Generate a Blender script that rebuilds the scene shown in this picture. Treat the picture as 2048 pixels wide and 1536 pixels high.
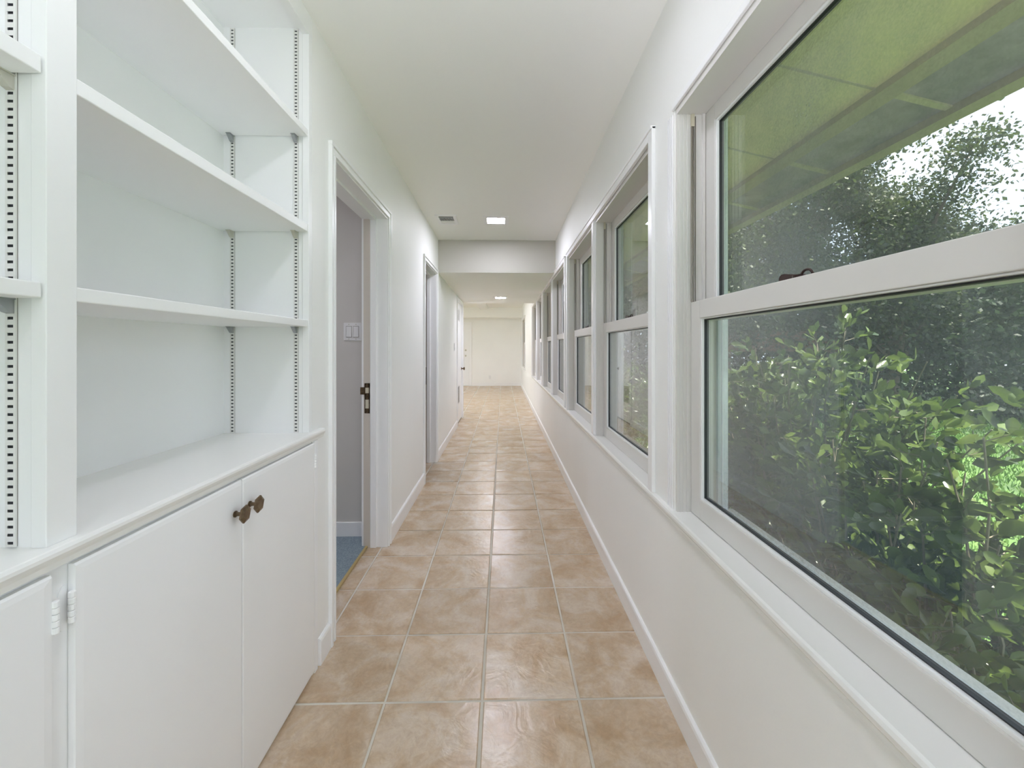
import bpy, math, random
import numpy as np
from mathutils import Vector, Matrix
random.seed(7); rng = np.random.default_rng(7)
C = bpy.context.scene.collection
S = bpy.context.scene
for o in list(bpy.data.objects): bpy.data.objects.remove(o)

# ------------------------------------------------------------------ camera, sky, sun, exposure
H = 1.24
cd = bpy.data.cameras.new('camera'); cam = bpy.data.objects.new('camera', cd); C.objects.link(cam)
cd.sensor_width = 36; cd.lens = 829 / 2048 * 36; cd.shift_y = -72.5 / 2048; cd.clip_start = .02
cam.location = (0, 0, H); cam.rotation_euler = (math.pi / 2, 0, -math.atan(18 / 829))
S.camera = cam
S.view_settings.view_transform = 'Standard'; S.view_settings.look = 'None'
S.view_settings.gamma = 1; S.view_settings.use_curve_mapping = False
S.view_settings.exposure = 0.53
LAMP = 84.0        # radiance of the ceiling fixtures
SKY = 2.6
SUN = 16.0
w = bpy.data.worlds.new('sky'); S.world = w; w.use_nodes = True
nt = w.node_tree; nt.nodes.clear()
def N(nt, t, **k):
    n = nt.nodes.new(t)
    for a, b in k.items():
        if a in n.inputs: n.inputs[a].default_value = b
        else: setattr(n, a, b)
    return n
tc = N(nt, 'ShaderNodeTexCoord'); mp = N(nt, 'ShaderNodeMapping'); mp.inputs['Scale'].default_value = (1, 1, 2.5)
nz = N(nt, 'ShaderNodeTexNoise', Scale=2.2, Detail=6.0, Roughness=.55)
cr = N(nt, 'ShaderNodeValToRGB'); cr.color_ramp.elements[0].position = .42; cr.color_ramp.elements[1].position = .6
cr.color_ramp.elements[0].color = (.52, .62, .78, 1); cr.color_ramp.elements[1].color = (.74, .80, .90, 1)
bg = N(nt, 'ShaderNodeBackground', Strength=SKY); wo = N(nt, 'ShaderNodeOutputWorld')
nt.links.new(tc.outputs['Generated'], mp.inputs['Vector']); nt.links.new(mp.outputs[0], nz.inputs['Vector'])
nt.links.new(nz.outputs['Fac'], cr.inputs[0]); nt.links.new(cr.outputs[0], bg.inputs[0]); nt.links.new(bg.outputs[0], wo.inputs[0])
sl = bpy.data.lights.new('sun', 'SUN'); so = bpy.data.objects.new('sun', sl); C.objects.link(so)
sl.energy = SUN; sl.angle = .01; sl.color = (1, .95, .86)
so.rotation_euler = Vector((-.3, .15, -.93)).to_track_quat('-Z', 'Y').to_euler()
S.cycles.max_bounces = 14; S.cycles.diffuse_bounces = 12; S.cycles.glossy_bounces = 4
S.cycles.transparent_max_bounces = 24; S.cycles.transmission_bounces = 6
S.cycles.caustics_reflective = False; S.cycles.caustics_refractive = False
S.cycles.sample_clamp_indirect = 4

# ------------------------------------------------------------------ materials
def mat(name, col, rough=.5, metal=0, spec=.5, bump=0, bscale=200, var=0, vscale=3, col2=None):
    m = bpy.data.materials.new(name); m.use_nodes = True; t = m.node_tree
    b = t.nodes['Principled BSDF']; b.inputs['Base Color'].default_value = (*col, 1)
    b.inputs['Roughness'].default_value = rough; b.inputs['Metallic'].default_value = metal
    b.inputs['Specular IOR Level'].default_value = spec
    tc = N(t, 'ShaderNodeTexCoord')
    if bump:
        n = N(t, 'ShaderNodeTexNoise', Scale=bscale, Detail=3.0); bp = N(t, 'ShaderNodeBump', Strength=bump, Distance=.002)
        t.links.new(tc.outputs['Object'], n.inputs['Vector']); t.links.new(n.outputs['Fac'], bp.inputs['Height'])
        t.links.new(bp.outputs[0], b.inputs['Normal'])
    if var or col2:
        n = N(t, 'ShaderNodeTexNoise', Scale=vscale, Detail=4.0)
        t.links.new(tc.outputs['Object'], n.inputs['Vector'])
        r = N(t, 'ShaderNodeValToRGB'); r.color_ramp.elements[0].position = .35; r.color_ramp.elements[1].position = .65
        c2 = col2 or tuple(c * (1 - var) for c in col)
        r.color_ramp.elements[0].color = (*c2, 1); r.color_ramp.elements[1].color = (*col, 1)
        t.links.new(n.outputs['Fac'], r.inputs[0]); t.links.new(r.outputs[0], b.inputs['Base Color'])
    return m
M = {}
M['wall'] = mat('wall_paint', (.915, .915, .90), .55, bump=.12, bscale=90, var=.02, vscale=2)
M['ceil'] = mat('ceiling_paint', (.94, .94, .92), .7, bump=.1, bscale=120)
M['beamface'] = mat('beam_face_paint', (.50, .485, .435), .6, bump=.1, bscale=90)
M['trim'] = mat('trim_paint', (.91, .91, .92), .32, bump=.05, bscale=40)
M['case'] = mat('cabinet_paint', (.905, .908, .91), .36, bump=.06, bscale=50, var=.015, vscale=4)
M['sash'] = mat('sash_vinyl', (.72, .70, .675), .35, bump=.04, bscale=60)
M['outframe'] = mat('outer_frame_vinyl', (.74, .78, .83), .4)
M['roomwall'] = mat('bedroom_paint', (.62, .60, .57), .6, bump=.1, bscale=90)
M['stool'] = mat('stool_paint', (.90, .90, .89), .25, bump=.05, bscale=40)
M['gasket'] = mat('black_gasket', (.02, .022, .025), .5)
M['track'] = mat('track_metal', (.34, .31, .27), .35, metal=.7)
M['trackcap'] = mat('track_cap', (.62, .57, .45), .45)
M['slot'] = mat('dark_slot', (.03, .03, .035), .8)
M['standard'] = mat('standard_paint', (.78, .77, .75), .4)
M['clip'] = mat('zinc_clip', (.36, .37, .38), .38, metal=.6)
M['clip2'] = mat('painted_clip', (.55, .53, .46), .45, metal=.2)
M['bronze'] = mat('aged_bronze', (.13, .085, .05), .38, metal=.75, col2=(.2, .15, .09), vscale=60)
M['bronzedark'] = mat('dark_bronze', (.045, .025, .022), .35, metal=.5)
M['brass'] = mat('tarnished_brass', (.16, .11, .06), .42, metal=.7, col2=(.08, .055, .035), vscale=80)
M['rabbet'] = mat('rabbet_paint', (.62, .57, .51), .5)
M['shadowgap'] = mat('shadow_gap', (.25, .23, .21), .9)
M['plate'] = mat('switch_plastic', (.80, .80, .80), .3)
M['grout'] = mat('grout', (.70, .67, .60), .85, bump=.3, bscale=300, col2=(.52, .48, .41), vscale=2.5)
M['carpet'] = mat('carpet_blue', (.30, .37, .42), .95, bump=.9, bscale=500, col2=(.17, .22, .26), vscale=160)
M['strip'] = mat('brass_carpet_strip', (.55, .42, .18), .4, metal=.4)
M['ventdark'] = mat('vent_dark', (.035, .035, .035), .8)
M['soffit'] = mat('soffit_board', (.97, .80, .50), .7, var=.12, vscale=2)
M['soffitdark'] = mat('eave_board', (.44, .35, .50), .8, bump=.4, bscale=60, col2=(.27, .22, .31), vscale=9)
M['batten'] = mat('batten_wood', (.58, .48, .40), .7)
M['rafter'] = mat('eave_beam', (.50, .40, .33), .7, var=.2)
M['roof'] = mat('roofing', (.12, .11, .10), .9)
M['siding'] = mat('outside_wall', (.6, .6, .56), .7)
M['bark'] = mat('bark', (.10, .075, .055), .9, bump=.8, bscale=30)
M['stem'] = mat('shrub_stem', (.20, .17, .12), .8)
M['fence'] = mat('fence_board', (.27, .12, .08), .8, col2=(.14, .06, .045), vscale=6)
M['fencepost'] = mat('fence_post', (.16, .09, .07), .8)

def tile_mat():
    m = bpy.data.materials.new('ceramic_tile'); m.use_nodes = True; t = m.node_tree; b = t.nodes['Principled BSDF']
    tc = N(t, 'ShaderNodeTexCoord'); oi = N(t, 'ShaderNodeObjectInfo')
    mul = N(t, 'ShaderNodeVectorMath', operation='SCALE'); mul.inputs['Scale'].default_value = 37.0
    add = N(t, 'ShaderNodeVectorMath', operation='ADD')
    cmb = N(t, 'ShaderNodeCombineXYZ')
    t.links.new(oi.outputs['Random'], cmb.inputs[0]); t.links.new(oi.outputs['Random'], cmb.inputs[1])
    t.links.new(cmb.outputs[0], mul.inputs[0]); t.links.new(tc.outputs['Object'], add.inputs[0]); t.links.new(mul.outputs[0], add.inputs[1])
    n1 = N(t, 'ShaderNodeTexNoise', Scale=5.5, Detail=7.0, Roughness=.62, Distortion=.6)
    n2 = N(t, 'ShaderNodeTexNoise', Scale=38.0, Detail=5.0, Roughness=.7, Distortion=1.2)
    for n in (n1, n2): t.links.new(add.outputs[0], n.inputs['Vector'])
    r = N(t, 'ShaderNodeValToRGB'); e = r.color_ramp.elements
    e[0].position = .33; e[0].color = (.43, .295, .175, 1); e[1].position = .68; e[1].color = (.60, .51, .415, 1)
    k = e.new(.5); k.color = (.515, .395, .275, 1)
    t.links.new(n1.outputs['Fac'], r.inputs[0])
    mx = N(t, 'ShaderNodeMix', data_type='RGBA', blend_type='OVERLAY'); mx.inputs[0].default_value = .45
    g = N(t, 'ShaderNodeValToRGB'); g.color_ramp.elements[0].position = .3; g.color_ramp.elements[1].position = .7
    g.color_ramp.elements[0].color = (.36, .36, .36, 1); g.color_ramp.elements[1].color = (.62, .62, .62, 1)
    t.links.new(n2.outputs['Fac'], g.inputs[0]); t.links.new(r.outputs[0], mx.inputs[6]); t.links.new(g.outputs[0], mx.inputs[7])
    # tone of each tile
    hs = N(t, 'ShaderNodeHueSaturation'); mr = N(t, 'ShaderNodeMapRange'); mr.inputs[3].default_value = .94; mr.inputs[4].default_value = 1.06
    t.links.new(oi.outputs['Random'], mr.inputs[0]); t.links.new(mr.outputs[0], hs.inputs['Value']); t.links.new(mx.outputs[2], hs.inputs['Color'])
    t.links.new(hs.outputs[0], b.inputs['Base Color'])
    n3 = N(t, 'ShaderNodeTexNoise', Scale=9.0, Detail=4.0, Distortion=2.5); t.links.new(add.outputs[0], n3.inputs['Vector'])
    bp = N(t, 'ShaderNodeBump', Strength=.35, Distance=.006); t.links.new(n3.outputs['Fac'], bp.inputs['Height']); t.links.new(bp.outputs[0], b.inputs['Normal'])
    b.inputs['Roughness'].default_value = .27; b.inputs['Specular IOR Level'].default_value = .75
    return m
M['tile'] = tile_mat()

def glass_mat():
    m = bpy.data.materials.new('window_glass'); m.use_nodes = True; t = m.node_tree; t.nodes.clear()
    g = N(t, 'ShaderNodeNewGeometry'); dp = N(t, 'ShaderNodeVectorMath', operation='DOT_PRODUCT')
    t.links.new(g.outputs['Incoming'], dp.inputs[0]); t.links.new(g.outputs['Normal'], dp.inputs[1])
    ab = N(t, 'ShaderNodeMath', operation='ABSOLUTE'); t.links.new(dp.outputs['Value'], ab.inputs[0])
    su = N(t, 'ShaderNodeMath', operation='SUBTRACT'); su.inputs[0].default_value = 1; t.links.new(ab.outputs[0], su.inputs[1])
    pw = N(t, 'ShaderNodeMath', operation='POWER'); pw.inputs[1].default_value = 3.1; t.links.new(su.outputs[0], pw.inputs[0])
    ma = N(t, 'ShaderNodeMath', operation='MULTIPLY_ADD'); ma.inputs[1].default_value = .93; ma.inputs[2].default_value = .05; t.links.new(pw.outputs[0], ma.inputs[0])
    tr = N(t, 'ShaderNodeBsdfTransparent'); tr.inputs[0].default_value = (.975, .983, .965, 1)
    gl = N(t, 'ShaderNodeBsdfGlossy', Roughness=0.0); mx = N(t, 'ShaderNodeMixShader'); o = N(t, 'ShaderNodeOutputMaterial')
    t.links.new(ma.outputs[0], mx.inputs[0]); t.links.new(tr.outputs[0], mx.inputs[1]); t.links.new(gl.outputs[0], mx.inputs[2]); t.links.new(mx.outputs[0], o.inputs[0])
    return m
M['glass'] = glass_mat()
def screen_mat():
    m = bpy.data.materials.new('insect_screen'); m.use_nodes = True; t = m.node_tree; t.nodes.clear()
    tc = N(t, 'ShaderNodeTexCoord')
    n1 = N(t, 'ShaderNodeTexNoise', Scale=2.4, Detail=4.0, Roughness=.6); n2 = N(t, 'ShaderNodeTexNoise', Scale=160.0, Detail=3.0, Roughness=.8)
    for n in (n1, n2): t.links.new(tc.outputs['Object'], n.inputs['Vector'])
    a = N(t, 'ShaderNodeMapRange'); a.inputs[1].default_value = .38; a.inputs[2].default_value = .68; a.inputs[3].default_value = .24; a.inputs[4].default_value = .56
    b = N(t, 'ShaderNodeMapRange'); b.inputs[1].default_value = .3; b.inputs[2].default_value = .7; b.inputs[3].default_value = .72; b.inputs[4].default_value = 1.28
    t.links.new(n1.outputs['Fac'], a.inputs[0]); t.links.new(n2.outputs['Fac'], b.inputs[0])
    mu = N(t, 'ShaderNodeMath', operation='MULTIPLY'); t.links.new(a.outputs[0], mu.inputs[0]); t.links.new(b.outputs[0], mu.inputs[1])
    tr = N(t, 'ShaderNodeBsdfTransparent'); di = N(t, 'ShaderNodeBsdfDiffuse'); di.inputs[0].default_value = (.16, .175, .19, 1)
    tl = N(t, 'ShaderNodeBsdfTranslucent'); tl.inputs[0].default_value = (.20, .23, .27, 1); m2 = N(t, 'ShaderNodeMixShader'); m2.inputs[0].default_value = .5
    mx = N(t, 'ShaderNodeMixShader'); o = N(t, 'ShaderNodeOutputMaterial')
    t.links.new(di.outputs[0], m2.inputs[1]); t.links.new(tl.outputs[0], m2.inputs[2])
    t.links.new(mu.outputs[0], mx.inputs[0]); t.links.new(tr.outputs[0], mx.inputs[1]); t.links.new(m2.outputs[0], mx.inputs[2]); t.links.new(mx.outputs[0], o.inputs[0])
    return m
M['screen'] = screen_mat()
def leaf_mat(name, c1, c2, trans=.35, rough=.38):
    m = bpy.data.materials.new(name); m.use_nodes = True; t = m.node_tree; t.nodes.clear()
    g = N(t, 'ShaderNodeNewGeometry'); r = N(t, 'ShaderNodeValToRGB'); r.color_ramp.elements[0].color = (*c1, 1); r.color_ramp.elements[1].color = (*c2, 1)
    t.links.new(g.outputs['Random Per Island'], r.inputs[0])
    p = N(t, 'ShaderNodeBsdfPrincipled', Roughness=rough); tl = N(t, 'ShaderNodeBsdfTranslucent'); mx = N(t, 'ShaderNodeMixShader'); mx.inputs[0].default_value = trans
    t.links.new(r.outputs[0], p.inputs['Base Color']); t.links.new(r.outputs[0], tl.inputs[0])
    o = N(t, 'ShaderNodeOutputMaterial'); t.links.new(p.outputs[0], mx.inputs[1]); t.links.new(tl.outputs[0], mx.inputs[2]); t.links.new(mx.outputs[0], o.inputs[0])
    return m
M['leaf'] = leaf_mat('shrub_leaf', (.03, .06, .010), (.15, .215, .045), rough=.28)
M['leafsingle'] = M['leaf']
M['treeleaf'] = leaf_mat('tree_leaf', (.018, .032, .012), (.085, .115, .03), rough=.5)
M['hedgeleaf'] = leaf_mat('hedge_leaf', (.012, .022, .013), (.04, .065, .028), rough=.55)
M['grassblade'] = leaf_mat('grass_blade', (.04, .12, .012), (.15, .28, .04), .3, .6)
M['lawn'] = mat('lawn_soil', (.10, .19, .04), .9, bump=.6, bscale=50, col2=(.03, .06, .02), vscale=1.5)
def emis(name, col, s):
    m = bpy.data.materials.new(name); m.use_nodes = True; t = m.node_tree; t.nodes.clear()
    e = N(t, 'ShaderNodeEmission', Strength=s); e.inputs[0].default_value = (*col, 1); o = N(t, 'ShaderNodeOutputMaterial'); t.links.new(e.outputs[0], o.inputs[0])
    return m
M['uplight'] = emis('fill_uplight_glow', (.95, .945, 1.09), LAMP * 1.35)  # glow of the added uplights
M['lens'] = emis('lamp_lens', (.95, .945, 1.09), LAMP * 1.3)

# ------------------------------------------------------------------ helpers
class MB:
    """collects solids; build() links them as one mesh object"""
    def __init__(s): s.v = []; s.f = []; s.m = []
    def raw(s, v, f, mi=0):
        k = len(s.v); s.v += [tuple(p) for p in v]; s.f += [tuple(i + k for i in q) for q in f]; s.m += [mi] * len(f); return s
    def box(s, x0, x1, y0, y1, z0, z1, mi=0, bev=0):
        if x0 > x1: x0, x1 = x1, x0
        if y0 > y1: y0, y1 = y1, y0
        if z0 > z1: z0, z1 = z1, z0
        if bev:
            b = min(bev, (x1 - x0) / 2.01, (y1 - y0) / 2.01, (z1 - z0) / 2.01)
            import bmesh
            bm = bmesh.new(); bmesh.ops.create_cube(bm, size=1)
            for q in bm.verts: q.co = Vector(((x0 + x1) / 2 + q.co.x * (x1 - x0), (y0 + y1) / 2 + q.co.y * (y1 - y0), (z0 + z1) / 2 + q.co.z * (z1 - z0)))
            bmesh.ops.bevel(bm, geom=list(bm.edges), offset=b, segments=2, profile=.5, affect='EDGES')
            bm.verts.index_update()
            s.raw([q.co for q in bm.verts], [[q.index for q in fc.verts] for fc in bm.faces], mi); bm.free(); return s
        v = [(x, y, z) for x in (x0, x1) for y in (y0, y1) for z in (z0, z1)]
        return s.raw(v, [(0, 1, 3, 2), (4, 6, 7, 5), (0, 4, 5, 1), (2, 3, 7, 6), (0, 2, 6, 4), (1, 5, 7, 3)], mi)
    def prism(s, prof, axis, a0, a1, mi=0):
        """prof: 2-D points over the two other axes in order; extruded along axis from a0 to a1"""
        n = len(prof); v = []
        for a in (a0, a1):
            for p, q in prof:
                v.append({'x': (a, p, q), 'y': (p, a, q), 'z': (p, q, a)}[axis])
        f = [(i, (i + 1) % n, n + (i + 1) % n, n + i) for i in range(n)] + [tuple(range(n - 1, -1, -1)), tuple(range(n, 2 * n))]
        return s.raw(v, f, mi)
    def tube(s, pts, rad, seg=8, mi=0):
        pts = [Vector(p) for p in pts]; n = len(pts); v = []
        if not hasattr(rad, '__len__'): rad = [rad] * n
        for i, p in enumerate(pts):
            d = (pts[min(i + 1, n - 1)] - pts[max(i - 1, 0)]).normalized()
            u = d.cross(Vector((0, 0, 1)) if abs(d.z) < .9 else Vector((1, 0, 0))).normalized(); t = d.cross(u)
            for k in range(seg):
                a = 2 * math.pi * k / seg; v.append(p + (u * math.cos(a) + t * math.sin(a)) * rad[i])
        f = [(i * seg + k, i * seg + (k + 1) % seg, (i + 1) * seg + (k + 1) % seg, (i + 1) * seg + k) for i in range(n - 1) for k in range(seg)]
        f += [tuple(range(seg - 1, -1, -1)), tuple(range((n - 1) * seg, n * seg))]
        return s.raw(v, f, mi)
    def facemat(s, i, k): s.m[i] = k; return s
    def build(s, name, mats, parent=None, smooth=False, origin=None):
        me = bpy.data.meshes.new(name); vs = s.v
        if origin is not None: vs = [(a[0] - origin[0], a[1] - origin[1], a[2] - origin[2]) for a in vs]
        me.from_pydata(vs, [], s.f)
        if not isinstance(mats, (list, tuple)): mats = [mats]
        for q in mats: me.materials.append(q)
        me.polygons.foreach_set('material_index', s.m)
        import bmesh
        bm = bmesh.new(); bm.from_mesh(me); bmesh.ops.recalc_face_normals(bm, faces=bm.faces); bm.to_mesh(me); bm.free()
        if smooth:
            me.polygons.foreach_set('use_smooth', [True] * len(me.polygons))
        me.update()
        o = bpy.data.objects.new(name, me); C.objects.link(o)
        if origin is not None: o.location = origin
        if parent: 
            o.parent = parent
            if origin is None: o.location = (-parent.location[0], -parent.location[1], -parent.location[2])
            else: o.location = tuple(origin[i] - parent.location[i] for i in range(3))
        return o
def tag(o, label, cat=None, group=None, kind=None):
    o['label'] = label
    if cat: o['category'] = cat
    if group: o['group'] = group
    if kind: o['kind'] = kind
    return o
def empty(name, loc, label, cat, group=None, kind=None):
    o = bpy.data.objects.new(name, None); C.objects.link(o); o.location = loc; o.empty_display_size = .1
    return tag(o, label, cat, group, kind)
def copy_tree(o, parent=None):
    c = o.copy(); C.objects.link(c)
    if parent: c.parent = parent
    for ch in [q for q in bpy.data.objects if q.parent == o]: copy_tree(ch, c)
    return c
def struct(o, label, cat): return tag(o, label, cat, kind='structure')

# ------------------------------------------------------------------ key numbers
LX, RX = -.722, .588          # hall faces of the left and right walls
Y0, YE, YF = -1.35, 7.5, 13.5 # back of hall, end of low ceiling, far wall
YS = 4.63                     # face of the dropped ceiling
CZ = 2.455
def cz(y): return 2.505 - .014 * y
SZ = .682                     # window stool top
HZ = 2.045                    # window head
groups = [(-.68, 1.41), (1.626, 3.71), (3.905, 5.99), (6.185, 8.27), (10.9, 12.5)]

# ------------------------------------------------------------------ room shell
b = MB()
OX0, OX1 = RX, .765
b.box(OX0, OX1, Y0 - .15, YF + .15, -.4, SZ - .028)
b.box(OX0, OX1, Y0 - .15, YF + .15, HZ + .012, 2.75)
prev = Y0 - .15
for a, c in groups:
    b.box(OX0, OX1, prev, a, SZ - .028, HZ + .012); prev = c
b.box(OX0, OX1, prev, YF + .15, SZ - .028, HZ + .012)
struct(b.build('wall_right', M['wall']), 'long white right wall pierced by a row of double-hung windows', 'wall')

BKX = -1.037   # bookcase back
doors = [(1.78, 2.60, 2.047), (3.82, 4.50, 2.04), (6.54, 7.36, 1.985)]
IX = -.873     # room side of the left wall
b = MB()
b.box(IX - .001, BKX - .13, 1.60, 1.70, 0, 2.6)
b.box(LX, IX, 1.585, 1.78, 0, 2.6)
b.box(LX, IX, 2.60, 3.82, 0, 2.6); b.box(LX, IX, 4.50, 6.54, 0, 2.6); b.box(LX, IX, 7.36, YE, 0, 2.6)
for a, c, z in doors: b.box(LX, IX, a, c, z, 2.6)
struct(b.build('wall_left', M['wall']), 'white left wall with three doorways beyond the bookcase', 'wall')
b = MB().box(BKX - .03, BKX - .13, -.55, 1.70, 0, 2.6)
struct(b.build('wall_recess', M['wall']), 'wall behind the built-in bookcase and cabinet', 'wall')
b = MB().box(LX - .001, BKX - .13, -.55, -.45, 0, 2.6).box(LX, IX, Y0 - .15, -.45, 0, 2.6)
struct(b.build('wall_left_back', M['wall']), 'left wall behind the viewpoint, before the bookcase', 'wall')
b = MB().box(-1.2, -.62, Y0 - .15, Y0, 0, 2.6).box(.50, OX1, Y0 - .15, Y0, 0, 2.6).box(-.62, .50, Y0 - .15, Y0, 2.12, 2.6)
struct(b.build('wall_back', M['wall']), 'white wall closing the hall behind the viewpoint', 'wall')
b = MB().box(-4.6, OX1, YF, YF + .15, 0, 2.7)
struct(b.build('wall_far', M['wall']), 'plain white far wall at the end of the corridor', 'wall')
b = MB().box(-4.6, -4.5, YE - .1, 8.2, 0, 2.7).box(-4.6, -4.5, 12.6, YF, 0, 2.7).box(-4.6, -4.5, 8.2, 12.6, 2.2, 2.7).box(-4.6, IX, YE - .15, YE - .02, 0, 2.7)
struct(b.build('wall_far_left', M['wall']), 'white walls of the far room left of the corridor', 'wall')

def slab(name, x0, x1, y0, y1, z0, z1, t, m):
    v = [(x0, y0, z0), (x1, y0, z0), (x1, y1, z1), (x0, y1, z1), (x0, y0, z0 + t), (x1, y0, z0 + t), (x1, y1, z1 + t), (x0, y1, z1 + t)]
    return MB().raw(v, [(0, 1, 2, 3), (7, 6, 5, 4), (0, 4, 5, 1), (1, 5, 6, 2), (2, 6, 7, 3), (3, 7, 4, 0)]).build(name, m)
struct(slab('ceiling', -1.25, RX + .01, Y0 - .1, YS + .02, cz(Y0), cz(YS), .08, M['ceil']), 'off-white higher ceiling over the near half of the hall', 'ceiling')
# dropped ceiling box: face and underside
v = []
for y, z in ((YS, 2.077), (YE, 2.045)):
    v += [(LX - .002, y, z), (RX + .002, y, z), (RX + .002, y, 2.5), (LX - .002, y, 2.5)]
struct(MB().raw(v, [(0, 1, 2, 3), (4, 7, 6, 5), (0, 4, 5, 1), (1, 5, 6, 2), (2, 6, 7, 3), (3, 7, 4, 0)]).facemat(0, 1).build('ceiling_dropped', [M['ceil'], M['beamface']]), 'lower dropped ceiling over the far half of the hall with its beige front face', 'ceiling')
struct(MB().box(-4.6, RX + .01, YE - .1, YF + .05, 2.50, 2.58).build('ceiling_far', M['ceil']), 'bright white ceiling of the far room', 'ceiling')
struct(MB().box(-4.5, RX, 12.95, YF, 2.185, 2.50).build('trim_1', M['ceil']), 'boxed white header along the top of the far wall', 'beam')
struct(MB().box(-.72, -.47, YE - .09, 12.95, 2.44, 2.50).build('trim_2', M['trim']), 'flat white ceiling beam running lengthwise in the far room', 'beam')
# big roof over it all
struct(MB().box(-4.9, .70, -1.7, 15, 2.78, 2.9).build('roof', M['roof']), 'dark roof deck above the hall', 'roof')

# ------------------------------------------------------------------ floor with tiles
P_ = .341; GX, GY = -.073, 1.461; G2 = .0045
floor = MB().box(-4.55, RX + .02, Y0 - .1, YF + .05, -.06, -.004).build('floor', M['grout'])
struct(floor, 'hall floor of beige ceramic tiles with pale grout joints', 'floor')
# clip tiles where walls stand; one shared mesh for the full tile
def tilemesh(x0, x1, y0, y1, org):
    bv = .0035
    v = [(x0, y0, -.006), (x1, y0, -.006), (x1, y1, -.006), (x0, y1, -.006),
         (x0, y0, -.003), (x1, y0, -.003), (x1, y1, -.003), (x0, y1, -.003),
         (x0 + bv, y0 + bv, 0), (x1 - bv, y0 + bv, 0), (x1 - bv, y1 - bv, 0), (x0 + bv, y1 - bv, 0)]
    f = [(0, 1, 5, 4), (1, 2, 6, 5), (2, 3, 7, 6), (3, 0, 4, 7), (4, 5, 9, 8), (5, 6, 10, 9), (6, 7, 11, 10), (7, 4, 8, 11), (8, 9, 10, 11)]
    return [(a - org[0], c - org[1], z) for a, c, z in v], f
full = {}
def add_tile(x0, x1, y0, y1):
    key = (round(x1 - x0, 3), round(y1 - y0, 3)); org = ((x0 + x1) / 2, (y0 + y1) / 2)
    if key not in full:
        v, f = tilemesh(x0, x1, y0, y1, org); me = bpy.data.meshes.new('tile'); me.from_pydata(v, [], f); me.materials.append(M['tile']); full[key] = me
    o = bpy.data.objects.new('tile', full[key]); C.objects.link(o); o.parent = floor
    o.location = (org[0] + random.uniform(-.0008, .0008), org[1] + random.uniform(-.0008, .0008), random.uniform(-.0006, .0004))
    o.rotation_euler = (random.uniform(-.0012, .0012), random.uniform(-.0012, .0012), random.uniform(-.002, .002))
far = MB()
for j in range(-8, 36):
    ya, yb = GY + P_ * j + G2, GY + P_ * (j + 1) - G2
    if yb > YF: yb = YF
    if ya > YF - .02: break
    for i in range(-13, 2):
        xa, xb = GX + P_ * i + G2, GX + P_ * (i + 1) - G2
        xb = min(xb, RX - .002)
        if xb - xa < .01: continue
        if ya < YE - .1:
            if xb < -.86: continue
            if i == -3:           # strip under the left doorways
                ok = any(ya > a - .3 and yb < c + .3 for a, c, _ in doors[:2])
                if not ok: continue
                xa = -.845
        if ya < .7: 
            if ya < .35: far.raw(*tilemesh(xa, xb, ya, yb, (0, 0))); continue
        if ya < 8.0 and xb > -.9: add_tile(xa, xb, ya, yb)
        else: far.raw(*tilemesh(xa, xb, ya, yb, (0, 0)))
o = far.build('tile_field', M['tile'], floor); o['kind'] = 'stuff'

# unseen glass doors added to let fill daylight into hall and far room
gd = empty('door_5', (-.06, Y0 - .07, 0), 'added glazed door behind the viewpoint, lets fill daylight in', 'door', kind='structure')
MB().box(-.62, -.52, Y0 - .10, Y0 - .05, .01, 2.12).box(.40, .50, Y0 - .10, Y0 - .05, .01, 2.12).box(-.52, .40, Y0 - .10, Y0 - .05, .01, .22).box(-.52, .40, Y0 - .10, Y0 - .05, 2.0, 2.12).build('door_frame', M['trim'], gd)
MB().box(-.52, .40, Y0 - .078, Y0 - .072, .22, 2.0).build('pane', M['glass'], gd)
gd = empty('door_6', (-4.55, 10.4, 0), 'added sliding glass door, unseen, lighting the far room', 'door', kind='structure')  # added opening, brings daylight into the far room
MB().box(-4.57, -4.53, 8.2, 8.28, 0, 2.2).box(-4.57, -4.53, 12.52, 12.6, 0, 2.2).box(-4.57, -4.53, 10.36, 10.44, 0, 2.2).box(-4.57, -4.53, 8.28, 12.52, 2.12, 2.2).box(-4.57, -4.53, 8.28, 12.52, 0, .08).build('door_frame', M['trim'], gd)
MB().box(-4.553, -4.547, 8.28, 12.52, .08, 2.12).build('pane', M['glass'], gd)
# ------------------------------------------------------------------ baseboards
def base_profile(face, sgn, h=.105, t=.013):
    # profile in (x,z); sgn +1 protrudes to +x
    return [(face - sgn * .001, 0), (face + sgn * t, 0), (face + sgn * t, h - .014), (face + sgn * t * .8, h - .005), (face + sgn * t * .35, h), (face - sgn * .001, h)]
bl = MB()
for a, c in ((1.632, 1.727), (2.655, 3.77), (4.552, 6.50), (7.405, YE)): bl.prism(base_profile(LX, 1), 'y', a, c)
struct(bl.build('baseboard_left', M['trim']), 'white baseboard runs along the left wall between the doorways', 'baseboard')
bl = MB().prism(base_profile(RX, -1, .095), 'y', Y0, YF)
struct(bl.build('baseboard_right', M['trim']), 'white baseboard along the right wall under the windows', 'baseboard')
bl = MB().box(-1.0, RX - .014, YF - .014, YF, 0, .1).box(-4.5, -2.1, YF - .014, YF, 0, .1)
struct(bl.build('baseboard_far', M['trim']), 'white baseboard at the foot of the far wall', 'baseboard')

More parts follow.
